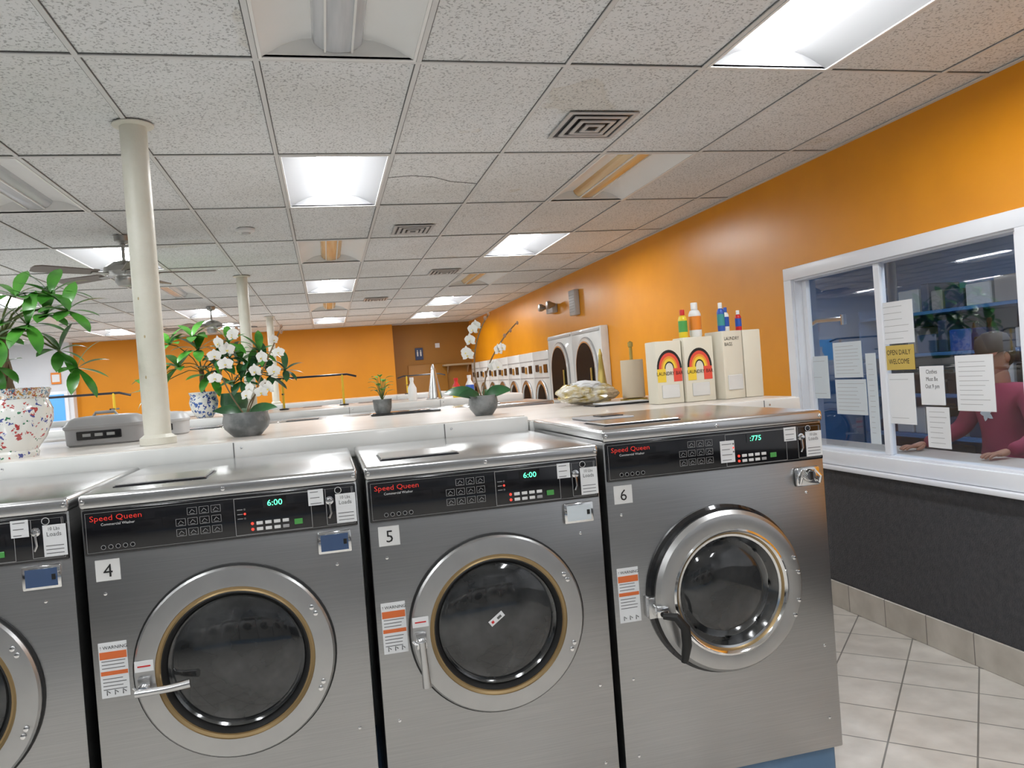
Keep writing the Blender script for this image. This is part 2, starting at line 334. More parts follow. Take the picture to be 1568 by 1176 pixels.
# back walls
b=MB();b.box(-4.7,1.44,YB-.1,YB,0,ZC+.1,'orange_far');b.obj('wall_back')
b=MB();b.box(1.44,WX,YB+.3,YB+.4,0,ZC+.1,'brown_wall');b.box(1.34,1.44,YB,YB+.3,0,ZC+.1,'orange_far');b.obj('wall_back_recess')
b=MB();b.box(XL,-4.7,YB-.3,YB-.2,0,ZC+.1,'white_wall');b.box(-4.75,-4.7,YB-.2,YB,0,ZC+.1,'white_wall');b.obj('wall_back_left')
b=MB();b.box(XL-.1,XL,YF,YB+.8,0,ZC+.1,'white_wall');b.obj('wall_left')
b=MB();b.box(XL,WX,YF-.1,YF,.945,ZC+.1,'white_wall');b.box(XL,WX,YF-.1,YF,0,.945,'charcoal_wall');b.obj('wall_front')  # unseen wall; charcoal lower part added to darken steel reflections
b=MB()
for k in range(4):
    xx=-5+k*1.9
    b.box(xx,xx+1.7,YF+.001,YF+.03,.6,2.3,'vinyl_white');b.box(xx+.05,xx+1.65,YF+.03,YF+.035,.65,2.25,'night_glass')
b.obj('window_2')
mat('door_blue_glow',(.10,.38,.85),.4,emit=(.1,.4,.9),es=.25)  # blue emission added to the door colour so it looks brighter
b=MB();yd=YB-.30
b.box(-5.42,-4.78,yd-.05,yd-.001,0,2.02,'vinyl_white',.01);b.box(-5.36,-4.84,yd-.07,yd-.05,.1,1.96,'door_blue_glow',.01);b.lathe([(0,.05),(.03,.045),(.03,.02),(.012,0)],(-4.92,yd-.07,1.0),'chrome',axis='y',seg=12);b.obj('door_1')
b=MB();b.box(-5.05,-4.88,yd-.03,yd-.001,2.16,2.38,'c_or',.004,1);b.box(-5.03,-4.90,yd-.034,yd-.03,2.20,2.34,'paper');b.obj('wall_sign')
b=MB();b.box(1.75,2.6,YB+.25,YB+.298,0,2.05,'brown_wall',.01);b.lathe([(0,.05),(.03,.045),(.03,.02),(.012,0)],(1.83,YB+.25,1.0),'chrome',axis='y',seg=12);b.obj('door_2')
mat('sign_blue',(.02,.04,.12),.4)
b=MB();b.box(1.93,2.10,YB+.27,YB+.299,2.16,2.42,'sign_blue',.004,1);b.sphere((1.98,YB+.266,2.36),(.014,.004,.014),'white_text',8,6);b.sphere((2.05,YB+.266,2.36),(.014,.004,.014),'white_text',8,6)
b.box(1.965,1.995,YB+.266,YB+.27,2.24,2.34,'white_text');b.box(2.035,2.065,YB+.266,YB+.27,2.24,2.34,'white_text');b.obj('restroom_sign')
b=MB();b.box(2.38,2.48,YB+.28,YB+.299,2.40,2.5,'vinyl_white',.003,1);b.obj('wall_sign')
b=MB();b.box(2.5,3.16,YB+.05,YB+.299,1.98,2.02,'kraft',.004,1)
for xx in(2.6,3.05): b.prism([(YB+.298,1.98),(YB+.1,1.98),(YB+.298,1.82)],'x',xx,xx+.02,'kraft')
b.obj('wall_shelf')
# ------------------------------------------------------------------ washers
D=2.524
def washer(name,X0,X1,ztop,num,big=False,handle='h',depth=.90):
    b=MB();W=X1-X0;zb=.215;cx=(X0+X1)/2
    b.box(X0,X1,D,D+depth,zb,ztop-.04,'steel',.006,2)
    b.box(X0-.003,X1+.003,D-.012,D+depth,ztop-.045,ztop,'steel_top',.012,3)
    lx0,lx1=X0+.06,X0+W*.42
    b.box(lx0,lx1,D+.13,D+.36,ztop-.001,ztop+.003,'rail_dark')
    b.box(lx0+.005,lx1-.005,D+.133,D+.357,ztop+.003,ztop+.009,'steel_top',.002,1)
    pt,pb=ztop-.048,ztop-.182
    b.box(X0+.006,X1-.006,D-.010,D+.002,pb,pt,'black_panel',.004,2)
    yp=D-.0108
    def line(x0,x1,z0,z1,t=.0012,m='icon_text',y=yp):
        for a in((x0,x1,z0,z0+t),(x0,x1,z1-t,z1),(x0,x0+t,z0,z1),(x1-t,x1,z0,z1)): b.box(a[0],a[1],y-.0004,y,a[2],a[3],m)
    line(X0+.014,X1-.014,pb+.008,pt-.008,.0008,'icon_text')
    b.text('Speed Queen',X0+.025,yp-.0006,pt-.033,.023,'red_text',sx=1.15)
    b.text('Commercial Washer',X0+.055,yp-.0006,pt-.048,.011,'white_text')
    for q in range(5):
        x=X0+.058+q*.020;b.lathe([(0,.001),(.007,.001),(.007,0)],(x,yp,pb+.022),'icon_text',axis='y',seg=10);b.lathe([(0,.0014),(.0055,.0014)],(x,yp,pb+.022),'black_panel',axis='y',seg=10)
    gx=X0+W*.325
    for c in range(4):
        for r in range(3):
            if (c,r)in((0,0),): continue
            x=gx+c*.034;z=pt-.032-r*.031
            line(x,x+.028,z-.011,z+.011,.001,'icon_text')
            b.tube([(x+.006,yp-.0008,z-.005),(x+.014,yp-.0008,z+.005),(x+.022,yp-.0008,z-.003)],.0008,'icon_text',4)
            b.box(x+.008,x+.020,yp-.0006,yp,z-.008,z-.007,'icon_text')
    sx0=X0+W*.535;sx1=X0+W*.82
    line(sx0,sx1,pb+.010,pt-.010,.0014,'icon_text')
    dg=':775' if big else '6:00'
    b.box(sx0+.085,sx0+.155,yp-.0008,yp,pt-.047,pt-.015,'black_gloss')
    b.text(dg,sx0+.120,yp-.0014,pt-.041,.026,'led_green',align='c',sx=1.05)
    for q in range(4):
        x=sx0+.062+q*.026;b.box(x,x+.019,yp-.003,yp,pb+.038,pb+.048,'white_plastic',.001,1);b.box(x,x+.019,yp-.003,yp,pb+.020,pb+.030,'white_plastic' if q<3 else 'grey_plastic',.001,1)
    b.box(sx0+.175,sx0+.2,yp-.003,yp,pb+.026,pb+.043,'c_green',.001,1)
    for q in range(3):
        b.lathe([(0,.003),(.003,.002),(.0035,0)],(sx0+.03,yp,pt-.045-q*.014),'led_red' if q==1 else 'grey_text',axis='y',seg=8)
        b.box(sx0+.008,sx0+.024,yp-.0005,yp,pt-.046-q*.014,pt-.044-q*.014,'icon_text')
    b.lathe([(0,.003),(.004,.002),(.0045,0)],(sx0+.05,yp,pb+.043),'led_red',axis='y',seg=8);b.lathe([(0,.003),(.004,.002),(.0045,0)],(sx0+.05,yp,pb+.025),'led_red',axis='y',seg=8)
    def paper(x0,x1,z0,z1,y=yp,rows=5,m='paper'):
        b.box(x0,x1,y-.0012,y,z0,z1,m)
        h=z1-z0
        for r in range(rows):
            z=z1-h*(.16+.72*r/max(1,rows-1)*1)
            b.box(x0+.006,x1-.006-random.uniform(0,(x1-x0)*.3),y-.0017,y-.0012,z-.0010,z+.0010,'grey_text')
    paper(X0+W*.81,X0+W*.868,pt-.056,pt-.006,rows=3)
    line(X0+W*.875,X1-.018,pb+.012,pt-.008,.0014,'icon_text')
    px0,px1=X0+W*.913,X0+W*.985
    b.box(px0,px1+.004,yp-.0012,yp,pb+.014,pt-.028,'paper')
    b.text('10 Lbs',(px0+px1)/2,yp-.0018,pt-.044,.014,'grey_text',align='c',sx=.9);b.text('Loads',(px0+px1)/2,yp-.0018,pt-.061,.018,'grey_text',align='c',sx=.95)
    for q in range(3): b.box(px0+.006,px1-.004,yp-.0017,yp-.0012,pb+.022+q*.011,pb+.024+q*.011,'grey_text')
    b.lathe([(0,.016),(.007,.015),(.008,.004),(.013,.003),(.013,0)],(X0+W*.890,yp,pt-.045),'chrome',axis='y',seg=14)
    b.tube([(X0+W*.890,yp-.006,pt-.055),(X0+W*.893,yp-.006,pt-.085),(X0+W*.884,yp-.006,pt-.10)],.0035,'chrome_dull',6)
    b.lathe([(0,.004),(.009,.003),(.009,0)],(X0+W*.925,yp,pt-.016),'black_gloss',axis='y',seg=14);b.lathe([(.009,.002),(.011,.002)],(X0+W*.925,yp,pt-.016),'white_text',axis='y',seg=14)
    for x in(X0+.01,cx,X1-.01): b.lathe([(0,.004),(.006,.002),(.007,0)],(x,D-.0125,ztop-.022),'chrome',axis='y',seg=10)
    nx=X0+.028;b.box(nx,nx+.068,D-.002,D,ztop-.262,ztop-.198,'white_plastic',.001,1);b.text(num,nx+.034,D-.003,ztop-.25,.055,'black_text',align='c')
    if not big:
        b.box(X1-.135,X1-.030,D-.012,D,ztop-.262,ztop-.192,'chrome',.005,2);b.box(X1-.125,X1-.040,D-.0135,D-.011,ztop-.253,ztop-.201,'blue_screen' if num!='5' else 'paper2')
        b.box(X1-.055,X1-.045,D-.015,D-.012,ztop-.235,ztop-.219,'black')
    else:
        zz=ztop-.235;b.box(X1-.125,X1-.025,D-.014,D,zz-.04,zz+.03,'chrome',.01,2)
        b.lathe([(0,.02),(.018,.02),(.022,.012),(.022,0)],(X1-.075,D-.012,zz),'chrome',axis='y',seg=18);b.box(X1-.079,X1-.071,D-.036,D-.03,zz-.014,zz+.014,'black')
        for dx in(-.04,.04): b.tube([(X1-.075+dx,D-.02,zz-.03),(X1-.075+dx,D-.03,zz-.005),(X1-.075+dx*.6,D-.02,zz+.02)],.005,'chrome',6)
        paper(X0+W*.51,X0+W*.575,pt-.11,pt-.032,rows=4)
    lx=X0+.018;lt=ztop-.445 if not big else ztop-.485;lh=.165 if not big else .19
    b.box(lx,lx+.078,D-.0012,D,lt-lh,lt,'paper');b.box(lx+.002,lx+.076,D-.0018,D-.0012,lt-.05,lt-.028,'orange_label');b.box(lx+.002,lx+.076,D-.0018,D-.0012,lt-.098,lt-.086,'orange_label')
    b.text('! WARNING',lx+.004,D-.002,lt-.02,.014,'black_text')
    for r in range(9):
        z=lt-.056-r*.0105
        if abs(z-(lt-.092))>.009: b.box(lx+.006,lx+.06+random.uniform(0,.012),D-.0018,D-.0012,z-.0010,z+.0010,'grey_text')
    for q in range(3): b.tube([(lx+.015+q*.022,D-.002,lt-lh+.008),(lx+.015+q*.022,D-.002,lt-lh+.022),(lx+.024+q*.022,D-.002,lt-lh+.014)],.0012,'black_text',4)
    if not big:
        dc=(cx+.004,D,.878 if num!='5' else .872);r=.292
        b.lathe([(r+.006,0),(r+.006,.010),(r-.001,.012)],dc,'black',axis='y',seg=72)
        b.lathe([(r,.004),(r,.020),(r-.006,.028),(.240,.034),(.232,.034)],dc,'steel_door',axis='y',seg=72)
        b.lathe([(.232,.034),(.230,.030),(.222,.026),(.217,.028)],dc,'brass',axis='y',seg=72)
        b.lathe([(.217,.028),(.213,.030),(.208,.02),(.203,.006)],dc,'gasket',axis='y',seg=72)
        b.lathe([(.203,.006),(.199,.014),(.193,.004)],dc,'chrome',axis='y',seg=72)
        b.lathe([(.194,.004),(.180,.010),(.15,.018),(.1,.026),(.05,.030),(0,.031)],dc,'door_glass',axis='y',seg=64)
        for aa in(28,-24):
            for da in(-2.4,2.4):
                a=math.radians(aa+da);b.lathe([(0,.008),(.007,.006),(.008,0)],(dc[0]+.268*math.cos(a),D-.031,dc[2]+.268*math.sin(a)),'chrome',axis='y',seg=10)
        hx,hz=dc[0]-.262,dc[2]-(.02 if handle=='v' else .035)
        b.box(hx-.024,hx+.028,D-.035,D-.032,hz+.05,hz+.082,'paper');b.box(hx-.016,hx+.02,D-.036,D-.035,hz+.064,hz+.068,'c_red')
        b.box(hx-.018,hx+.018,D-.045,D-.026,hz-.02,hz+.035,'chrome_dull',.005,2)
        b.lathe([(0,.03),(.015,.028),(.018,0)],(hx,D-.035,hz),'chrome',axis='y',seg=16)
        b.tube([(hx-.028,D-.05,hz+.012),(hx-.018,D-.05,hz)],.004,'chrome',6)
        if handle=='h': b.tube([(hx-.02,D-.062,hz-.003),(hx+.03,D-.064,hz-.002),(hx+.08,D-.064,hz),(hx+.13,D-.060,hz+.004)],[.012,.011,.012,.014],'chrome_dull',12)
        else: b.tube([(hx,D-.062,hz+.01),(hx+.002,D-.064,hz-.04),(hx+.004,D-.062,hz-.10),(hx+.006,D-.062,hz-.135)],[.012,.011,.013,.015],'chrome_dull',12)
        if num=='5':
            b.M=Matrix.Translation((dc[0]-.01,D-.033,dc[2]+.02))@Matrix.Rotation(math.radians(-35),4,'Y');b.box(-.028,.028,-.001,.001,-.010,.010,'paper');b.box(-.021,-.012,-.002,-.001,-.004,.004,'c_red');b.box(.002,.018,-.002,-.001,-.005,.003,'grey_text');b.M=None
    else:
        dc=(cx-.012,D,.872);r=.300
        b.lathe([(r,0),(r,.012),(r-.01,.022),(.27,.022)],dc,'black_gloss',axis='y',seg=72)
        b.lathe([(.275,.015),(.285,.05),(.272,.066),(.255,.07),(.222,.066)],dc,'steel_door',axis='y',seg=72)
        b.lathe([(.222,.066),(.215,.070),(.208,.060)],dc,'chrome',axis='y',seg=72)
        b.lathe([(.208,.060),(.204,.058),(.200,.052)],dc,'brass',axis='y',seg=72)
        b.lathe([(.200,.052),(.192,.05),(.180,.02),(.174,.012)],dc,'chrome',axis='y',seg=72)
        b.lathe([(.174,.012),(.165,.022),(.13,.038),(.08,.048),(0,.052)],dc,'door_glass',axis='y',seg=64)
        for aa in(20,8,-14,-26):
            a=math.radians(aa);b.lathe([(0,.008),(.007,.006),(.008,0)],(dc[0]+.262*math.cos(a),D-.068,dc[2]+.262*math.sin(a)),'chrome',axis='y',seg=10)
        hx,hz=dc[0]-.285,dc[2]-.03
        b.box(hx-.025,hx+.02,D-.045,D,hz-.03,hz+.045,'chrome_dull',.006,2);b.box(hx-.01,hx+.035,D-.08,D-.04,hz-.018,hz+.018,'chrome',.005,2)
        b.tube([(hx+.01,D-.085,hz-.01),(hx+.045,D-.11,hz-.012),(hx+.072,D-.118,hz-.05),(hx+.076,D-.112,hz-.11),(hx+.066,D-.105,hz-.17)],[.011,.015,.017,.017,.012],'black',12)
    for x,z in((X0+.05,ztop-.30),(X1-.08,ztop-.30),(X0+.05,.33),(X1-.05,.33),(X0+.05,.6),(X1-.05,.6)): b.lathe([(0,.004),(.005,.002),(.006,0)],(x,D,z),'chrome',axis='y',seg=8)
    return b.obj(name)
w4=washer('washing_machine',-.735,.07,1.43,'4')
w5=washer('washing_machine',.097,.885,1.43,'5',handle='v')
w6=washer('washing_machine',.908,1.768,1.475,'6',big=True,depth=.905)
w3=washer('washing_machine',-1.565,-.765,1.43,'3')
copy_obj(w4,'washing_machine',(-1.66,0,0));copy_obj(w4,'washing_machine',(-2.49,0,0))
b=MB();b.box(-3.4,1.76,D+.035,3.43,0,.213,'blue_plinth',.01,1);b.obj('machine_plinth')
for k in range(7):  # unseen row behind the camera, added as dark reflections for washer fronts
    copy_obj(w4,'washing_machine',(-3.2+k*.83,-2.55+D,0),math.pi)
b=MB();b.box(-3.2,2.5,-3.5,-2.6,0,.213,'blue_plinth',.01,1);b.obj('machine_plinth')
def island(x0,x1,y0,y1,zt,name='folding_counter'):
    b=MB();b.box(x0,x1,y0+.02,y1-.02,0,zt-.045,'painted_white');b.box(x0-.01,x1+.01,y0-.012,y0+.02,zt-.115,zt-.004,'painted_white',.008,2)
    b.box(x0-.01,x1+.01,y0+.021,y1,zt-.044,zt-.006,'painted_white',.006,2);b.box(x0,x1,y0+.012,y1-.01,zt-.006,zt,'laminate',.002,1)
    x=x0+.3
    while x<x1:
        b.box(x-.002,x+.002,y0-.0135,y0-.011,zt-.115,zt-.006,'grey_text')
        for z in(zt-.095,zt-.03): b.lathe([(0,.004),(.005,.002),(.006,0)],(x+.03,y0-.012,z),'chrome_dull',axis='y',seg=8)
        x+=.9
    b.obj(name)
island(-3.4,.88,3.46,5.05,1.497);island(.905,2.30,3.46,5.05,1.472)
island(-4.6,1.95,7.75,8.75,1.497);island(-4.6,1.95,12.7,13.6,1.497)
for k in range(8):
    x=-4.5+k*.815
    copy_obj(w4,'washing_machine',(x+.735,6.82-D,0))
    copy_obj(w4,'washing_machine',(x+.735,11.77-D,0))
b=MB();b.box(-4.55,1.9,6.86,7.72,0,.213,'blue_plinth');b.obj('machine_plinth')
b=MB();b.box(-4.55,1.9,11.81,12.67,0,.213,'blue_plinth');b.obj('machine_plinth')
def hanging_rail(x,y,z,w,h):
    b=MB();b.tube([(x,y,z),(x,y,z+h)],.012,'yellow',8);b.tube([(x+w,y,z),(x+w,y,z+h)],.012,'yellow',8)
    sg=1 if w>0 else -1
    b.tube([(x-sg*.15,y,z+h-.03),(x-sg*.05,y,z+h),(x+w+sg*.05,y,z+h),(x+w+sg*.15,y,z+h-.03)],.011,'rail_dark',8);b.tube([(x,y-.15,z+h*.5),(x,y+.15,z+h*.5)],.009,'rail_dark',6)
    b.lathe([(.05,0),(.05,.012),(.014,.018)],(x,y,z),'rail_dark',seg=12);b.lathe([(.05,0),(.05,.012),(.014,.018)],(x+w,y,z),'rail_dark',seg=12)
    b.obj('garment_hanging_rail')
hanging_rail(-1.95,7.95,1.498,-1.5,.30);hanging_rail(-.45,8.5,1.498,.62,.33);hanging_rail(1.3,12.9,1.498,.5,.3)
def pole(x,y,z0,r=.057):
    b=MB();b.lathe([(r+.02,0),(r+.02,.03),(r,.045),(r,ZC-z0-.012),(r+.03,ZC-z0-.006),(r+.03,ZC-z0-.001)],(x,y,z0),'pole_paint',seg=28)
    if y<5:
        for z,a in((2.15,-2),(1.98,-1.75),(1.8,-1.9)): b.sphere((x+math.cos(a)*(r-.002),y+math.sin(a)*(r-.002),z),(.005,.003,.009),'pole_chip',8,6)
    b.obj('support_column')
pole(-.753,3.76,1.498);pole(-.778,8.56,1.498);pole(-.82,13.24,1.498)
# ------------------------------------------------------------------ ceiling fans
def fan(x,y,rot,r=.64):
    b=MB();z=ZC
    b.lathe([(.0,0),(.06,0),(.055,-.04),(.02,-.06)],(x,y,z),'fan_metal',seg=20);b.lathe([(.012,-.05),(.012,-.2)],(x,y,z),'fan_metal',seg=10)
    b.lathe([(.02,-.18),(.09,-.2),(.14,-.235),(.145,-.27),(.11,-.30),(.07,-.31),(.07,-.34),(.05,-.37),(0,-.38)],(x,y,z),'fan_metal',seg=28)
    for k in range(5):
        a=rot+k*2*math.pi/5;M=Matrix.Translation((x,y,z-.285))@Matrix.Rotation(a,4,'Z')@Matrix.Rotation(math.radians(10),4,'X');b.M=M
        b.box(.10,.24,-.02,.02,-.006,.004,'fan_metal',.003,1)
        b.prism([(.2,-.05),(r-.05,-.07),(r-.01,-.05),(r,0),(r-.01,.05),(r-.05,.07),(.2,.05)],'z',.004,.012,'fan_blade');b.M=None
    b.obj('ceiling_fan')
fan(-1.39,6.26,.05);fan(-1.47,11.34,.5)
# ------------------------------------------------------------------ dryers
def arch(y0,y1,z0,z1,n=16):
    c=(y0+y1)/2;r=(y1-y0)/2;pts=[(y0,z0),(y1,z0)]
    for k in range(n+1):
        a=math.pi*k/n;pts.append((c+r*math.cos(a),z1-r+r*math.sin(a)))
    return pts
def dryer_tall(y0,y1):
    b=MB();X=3.07;zt=2.175
    b.box(X,WX-.002,y0,y1,0,zt,'painted_white',.01,2);b.box(X-.012,X,y0+.03,y1-.03,zt-.05,zt-.025,'grey_plastic2')
    m=.14
    for sc_,mt,xo in((0,'grey_plastic',.015),(.015,'painted_white',.022),(.05,'chrome_dull',.03),(.07,'dryer_glass',.034)):
        b.prism(arch(y0+m+sc_,y1-m-sc_,1.25+sc_,zt-.10-sc_),'x',X-xo,X,mt)
    b.box(X-.055,X-.036,y0+m+.12,y0+m+.15,1.5,1.7,'gold',.004,1)
    b.box(X-.01,X,y0+.05,y1-.05,.15,1.15,'steel')
    b.obj('tumble_dryer')
dryer_tall(8.32,9.39);dryer_tall(9.40,10.47)
def dryer(y0,y1):
    b=MB();X=3.07;zt=2.0
    b.box(X,WX-.002,y0,y1,0,zt,'painted_white',.006,2);b.box(X-.004,X,y0+.02,y1-.02,1.86,1.875,'grey_plastic');b.box(X-.004,X,y0+.02,y1-.02,1.60,1.615,'grey_plastic')
    b.box(X-.01,X,y0+.08,y0+.26,1.68,1.80,'black_panel');b.box(X-.01,X,y1-.30,y1-.14,1.70,1.80,'rail_dark');b.box(X-.012,X,y1-.46,y1-.36,1.68,1.78,'brown_wall')
    c=((X),(y0+y1)/2,1.25)
    b.lathe([(.33,0),(.33,.02),(.31,.03),(.27,.03),(.26,.01)],c,'chrome_dull',axis='x',seg=40);b.lathe([(.26,.01),(.2,.02),(0,.03)],c,'dryer_glass',axis='x',seg=40)
    b.box(X-.05,X-.03,y0+.12,y0+.15,1.15,1.3,'chrome',.004,1)
    b.obj('tumble_dryer')
for k in range(7): dryer(10.5+k*.85,10.5+k*.85+.84)
b=MB();M=3.169
b.box(M-.08,M-.001,10.2,10.5,2.50,2.62,'grey_plastic2',.01,2)
for yy in(10.15,10.55): b.lathe([(0,.13),(.05,.12),(.055,.08),(.03,.03),(.02,0)],(M-.05,yy,2.6),'fan_metal',axis='x',seg=16)
b.obj('emergency_light')
b=MB();b.box(M-.07,M-.001,9.25,9.48,2.38,2.70,'grey_plastic2',.01,2)
for q in range(7): b.box(M-.073,M-.07,9.27,9.46,2.42+q*.035,2.43+q*.035,'icon_text')
b.obj('wall_speaker')
# ------------------------------------------------------------------ plants
def flower(b,c,dirv,s):
    d=Vector(dirv).normalized();ref=Vector((0,0,1));sd=d.cross(ref).normalized();up=sd.cross(d)
    c=Vector(c)
    for k,(a,w,l) in enumerate(((90,.55,.85),(215,.5,.85),(325,.5,.85),(15,.95,.9),(165,.95,.9))):
        a=math.radians(a);dd=(sd*math.cos(a)+up*math.sin(a)+d*.15).normalized()
        b.leaf(c+d*(.001*k),dd,d,s*l,s*w*1.05,.5,'petal',5,-.1)
    b.leaf(c+d*.002,(d-up*.6).normalized(),up,s*.35,s*.25,.6,'petal_mid',3);b.sphere(c+d*.004,s*.09,'petal',6,5)
def orchid(x,y,z,stems,leaves,potr,poth):
    b=MB();c=(x,y,z)
    pr=[(0,0),(potr*.55,0),(potr*.62,poth*.05),(potr*.92,poth*.35),(potr,poth*.62),(potr*.93,poth*.92),(potr*.96,poth),(potr*.88,poth*1.0),(potr*.84,poth*.85),(0,poth*.85)]
    b.lathe(pr,c,'stone_pot',seg=32)
    b.sphere((x,y,z+poth*.86),(potr*.8,potr*.8,poth*.14),'leaf_dark',12,6)
    for a,L,dr in leaves:
        d=Vector((math.cos(a),math.sin(a),.55));b.leaf((x+.02*math.cos(a),y+.02*math.sin(a),z+poth*.9),d,(0,-.9,1),L*1.1,L*.5,dr*.65,'leaf_dark',8,.15)
    for path,fl in stems:
        pts=[Vector((x,y,z))+Vector(p) for p in path]
        sm=[]
        for i in range(len(pts)-1):
            p0=pts[max(0,i-1)];p1=pts[i];p2=pts[i+1];p3=pts[min(len(pts)-1,i+2)]
            for q in range(5):
                t=q/5;sm.append(.5*((2*p1)+(p2-p0)*t+(2*p0-5*p1+4*p2-p3)*t*t+(3*p1-p0-3*p2+p3)*t**3))
        sm.append(pts[-1]);b.tube(sm,.0035,'bark',6)
        for t,s,ox,oz in fl:
            i=min(len(sm)-1,int(t*(len(sm)-1)));p=sm[i]
            q=p+Vector((ox,-.025,oz));b.tube([p,(p+q)/2+Vector((0,0,.006)),q],.0015,'stem',5)
            if s>0: flower(b,q,(ox*10+random.uniform(-.9,.9),-1,random.uniform(-.5,.3)),s*.78)
            else: b.sphere(q,(-s,-s,-s*1.4),'bud',8,6)
    b.obj('potted_orchid')
orchid(-.375,3.80,1.497,[([(0,0,.09),(-.06,0,.2),(-.1,0,.33),(-.07,0,.45),(-.01,0,.50)],[(.42,.05,-.03,0),(.5,.055,.03,.01),(.6,.05,-.02,.0),(.68,.055,.03,0),(.76,.055,-.02,-.01),(.85,.05,.02,.0),(.93,.04,0,-.02),(1,-.008,0,0)]),
 ([(0,0,.09),(.04,0,.17),(.09,0,.3),(.15,0,.42),(.19,.0,.50)],[(.35,.05,-.03,0),(.42,.055,.03,-.02),(.5,.055,-.03,0),(.57,.05,.04,-.03),(.64,.055,-.02,.01),(.72,.045,.03,-.02),(.8,.04,-.01,.0),(.9,-.008,.01,0),(1,-.007,0,0)]),
 ([(0,0,.09),(.02,0,.15),(.06,-.02,.2),(.1,-.03,.24)],[(.5,.05,-.02,.02),(.7,.05,.02,0),(.95,.05,.02,-.02)])],
 [(.3,.13,1.5),(2.9,.14,1.6),(-2.6,.12,1.5),(-.6,.13,1.7),(3.6,.1,1.2),(1.5,.12,1.3)],.107,.112)
orchid(.755,3.80,1.497,[([(0,0,.07),(-.03,0,.2),(-.02,0,.33),(.02,0,.44),(.06,0,.50)],[(.45,.05,-.04,0),(.52,.05,-.05,-.01),(.62,.055,-.04,0),(.70,.05,-.04,.01),(.78,.045,-.03,.01),(.9,-.008,-.01,0),(.97,-.007,0,.01)]),
 ([(0,0,.07),(.02,0,.18),(.06,0,.28),(.13,0,.38),(.2,0,.45)],[(.4,.045,.02,0),(.48,.05,.03,-.02),(.58,.05,.02,.02),(.68,.04,.01,-.01),(.78,-.008,.0,.01),(.88,-.007,0,.0),(1,-.007,0,0)])],
 [(.1,.15,1.5),(3.1,.17,1.5),(-.5,.12,1.6),(2.5,.12,1.3),(-2.4,.12,1.7),(.9,.11,1)],.075,.10)
def palmate(b,p,d,s,mt='leaf',n=7):
    d=Vector(d).normalized();p=Vector(p)
    sd=d.cross(Vector((0,0,1)));sd=sd.normalized() if sd.length>.1 else Vector((1,0,0));up=sd.cross(d).normalized()
    for k in range(n):
        a=2*math.pi*k/n+random.uniform(-.12,.12)
        dd=(sd*math.cos(a)+up*math.sin(a)+d*.55+Vector((0,0,.1)))
        b.leaf(p,dd,Vector((0,0,1))+d*.2,s*random.uniform(.85,1.25),s*.37,random.uniform(.45,1.1),mt,7,.14,1.2)
def money_tree(c,potprof,potm,clusters,trunk,mt='leaf',seg=36,mts=None):
    b=MB();b.lathe(potprof,c,potm,seg=seg,mts=mts);h=max(q[1] for q in potprof);r=potprof[-2][0]
    b.lathe([(0,h-.03),(r,h-.03)],c,'bark',seg=16)
    c=Vector(c);top=c+Vector(trunk)
    for q in range(3):
        pts=[]
        for i in range(9):
            t=i/8;a=q*2.1+t*5;pts.append(c+Vector((0,0,h-.04))+(top-c-Vector((0,0,h-.04)))*t+Vector((math.cos(a),math.sin(a),0))*.013)
        b.tube(pts,.012,'bark',7)
    for (dx,dy,dz,s) in clusters:
        e=c+Vector((dx,dy,dz));m=(top+e)/2+Vector((0,0,.06));b.tube([top,(top+m)/2+Vector((0,0,.03)),m,(m+e)/2+Vector((0,0,.02)),e],.0045,'stem',6)
        palmate(b,e,(e-top).normalized()*.5+Vector((0,-.5,.35)),s,mt,7)
    b.obj('potted_money_tree')
money_tree((-1.30,3.68,1.497),[(0,0),(.085,0),(.09,.02),(.085,.03),(.12,.08),(.150,.15),(.152,.20),(.135,.245),(.14,.252),(.15,.285),(.145,.29),(.128,.27),(0,.27)],'porc_multi',
 [(.12,-.1,.55,.15),(.20,-.05,.68,.15),(.27,-.10,.60,.15),(.20,.0,.44,.13),(.02,-.15,.50,.16),(.05,0,.68,.15),(-.1,-.1,.6,.16),(.0,-.12,.38,.13),(.27,-.02,.36,.13),(-.15,.1,.45,.15),(.16,.0,.60,.15)],(-.02,0,.50),
 mts=['porc_multi']*7+['porc_rim']*5)
money_tree((-1.16,7.96,1.497),[(0,0),(.07,0),(.08,.01),(.12,.08),(.135,.15),(.12,.21),(.135,.25),(.12,.25),(0,.24)],'porc_blue',
 [(.2,-.1,.55,.24),(.35,0,.5,.24),(-.2,0,.5,.24),(-.35,-.1,.42,.24),(0,-.1,.65,.26),(.1,-.15,.4,.24),(.45,0,.42,.22),(-.05,-.05,.78,.24),(.55,-.05,.6,.22),(-.25,-.1,.72,.24),(.28,-.1,.7,.22),(-.45,0,.28,.2)],(0,0,.45))
money_tree((-.88,7.93,1.497),[(0,0),(.09,0),(.1,.01),(.13,.12),(.12,.2),(.13,.22),(.11,.22),(0,.2)],'leaf_dark',
 [(.2,-.1,.4,.2),(.35,0,.35,.2),(-.1,-.1,.45,.22),(0,-.1,.55,.2),(.3,-.05,.5,.2),(.1,-.2,.32,.2),(.5,-.05,.4,.18)],(0,0,.3),mt='leaf_dark')
b=MB();b.box(.25,.68,4.78,4.95,1.498,1.512,'black_gloss',.005,2);b.lathe([(0,0),(.045,0),(.055,.03),(.058,.07),(.06,.085),(.052,.085),(0,.075)],(.33,4.87,1.512),'stone_pot',seg=24)
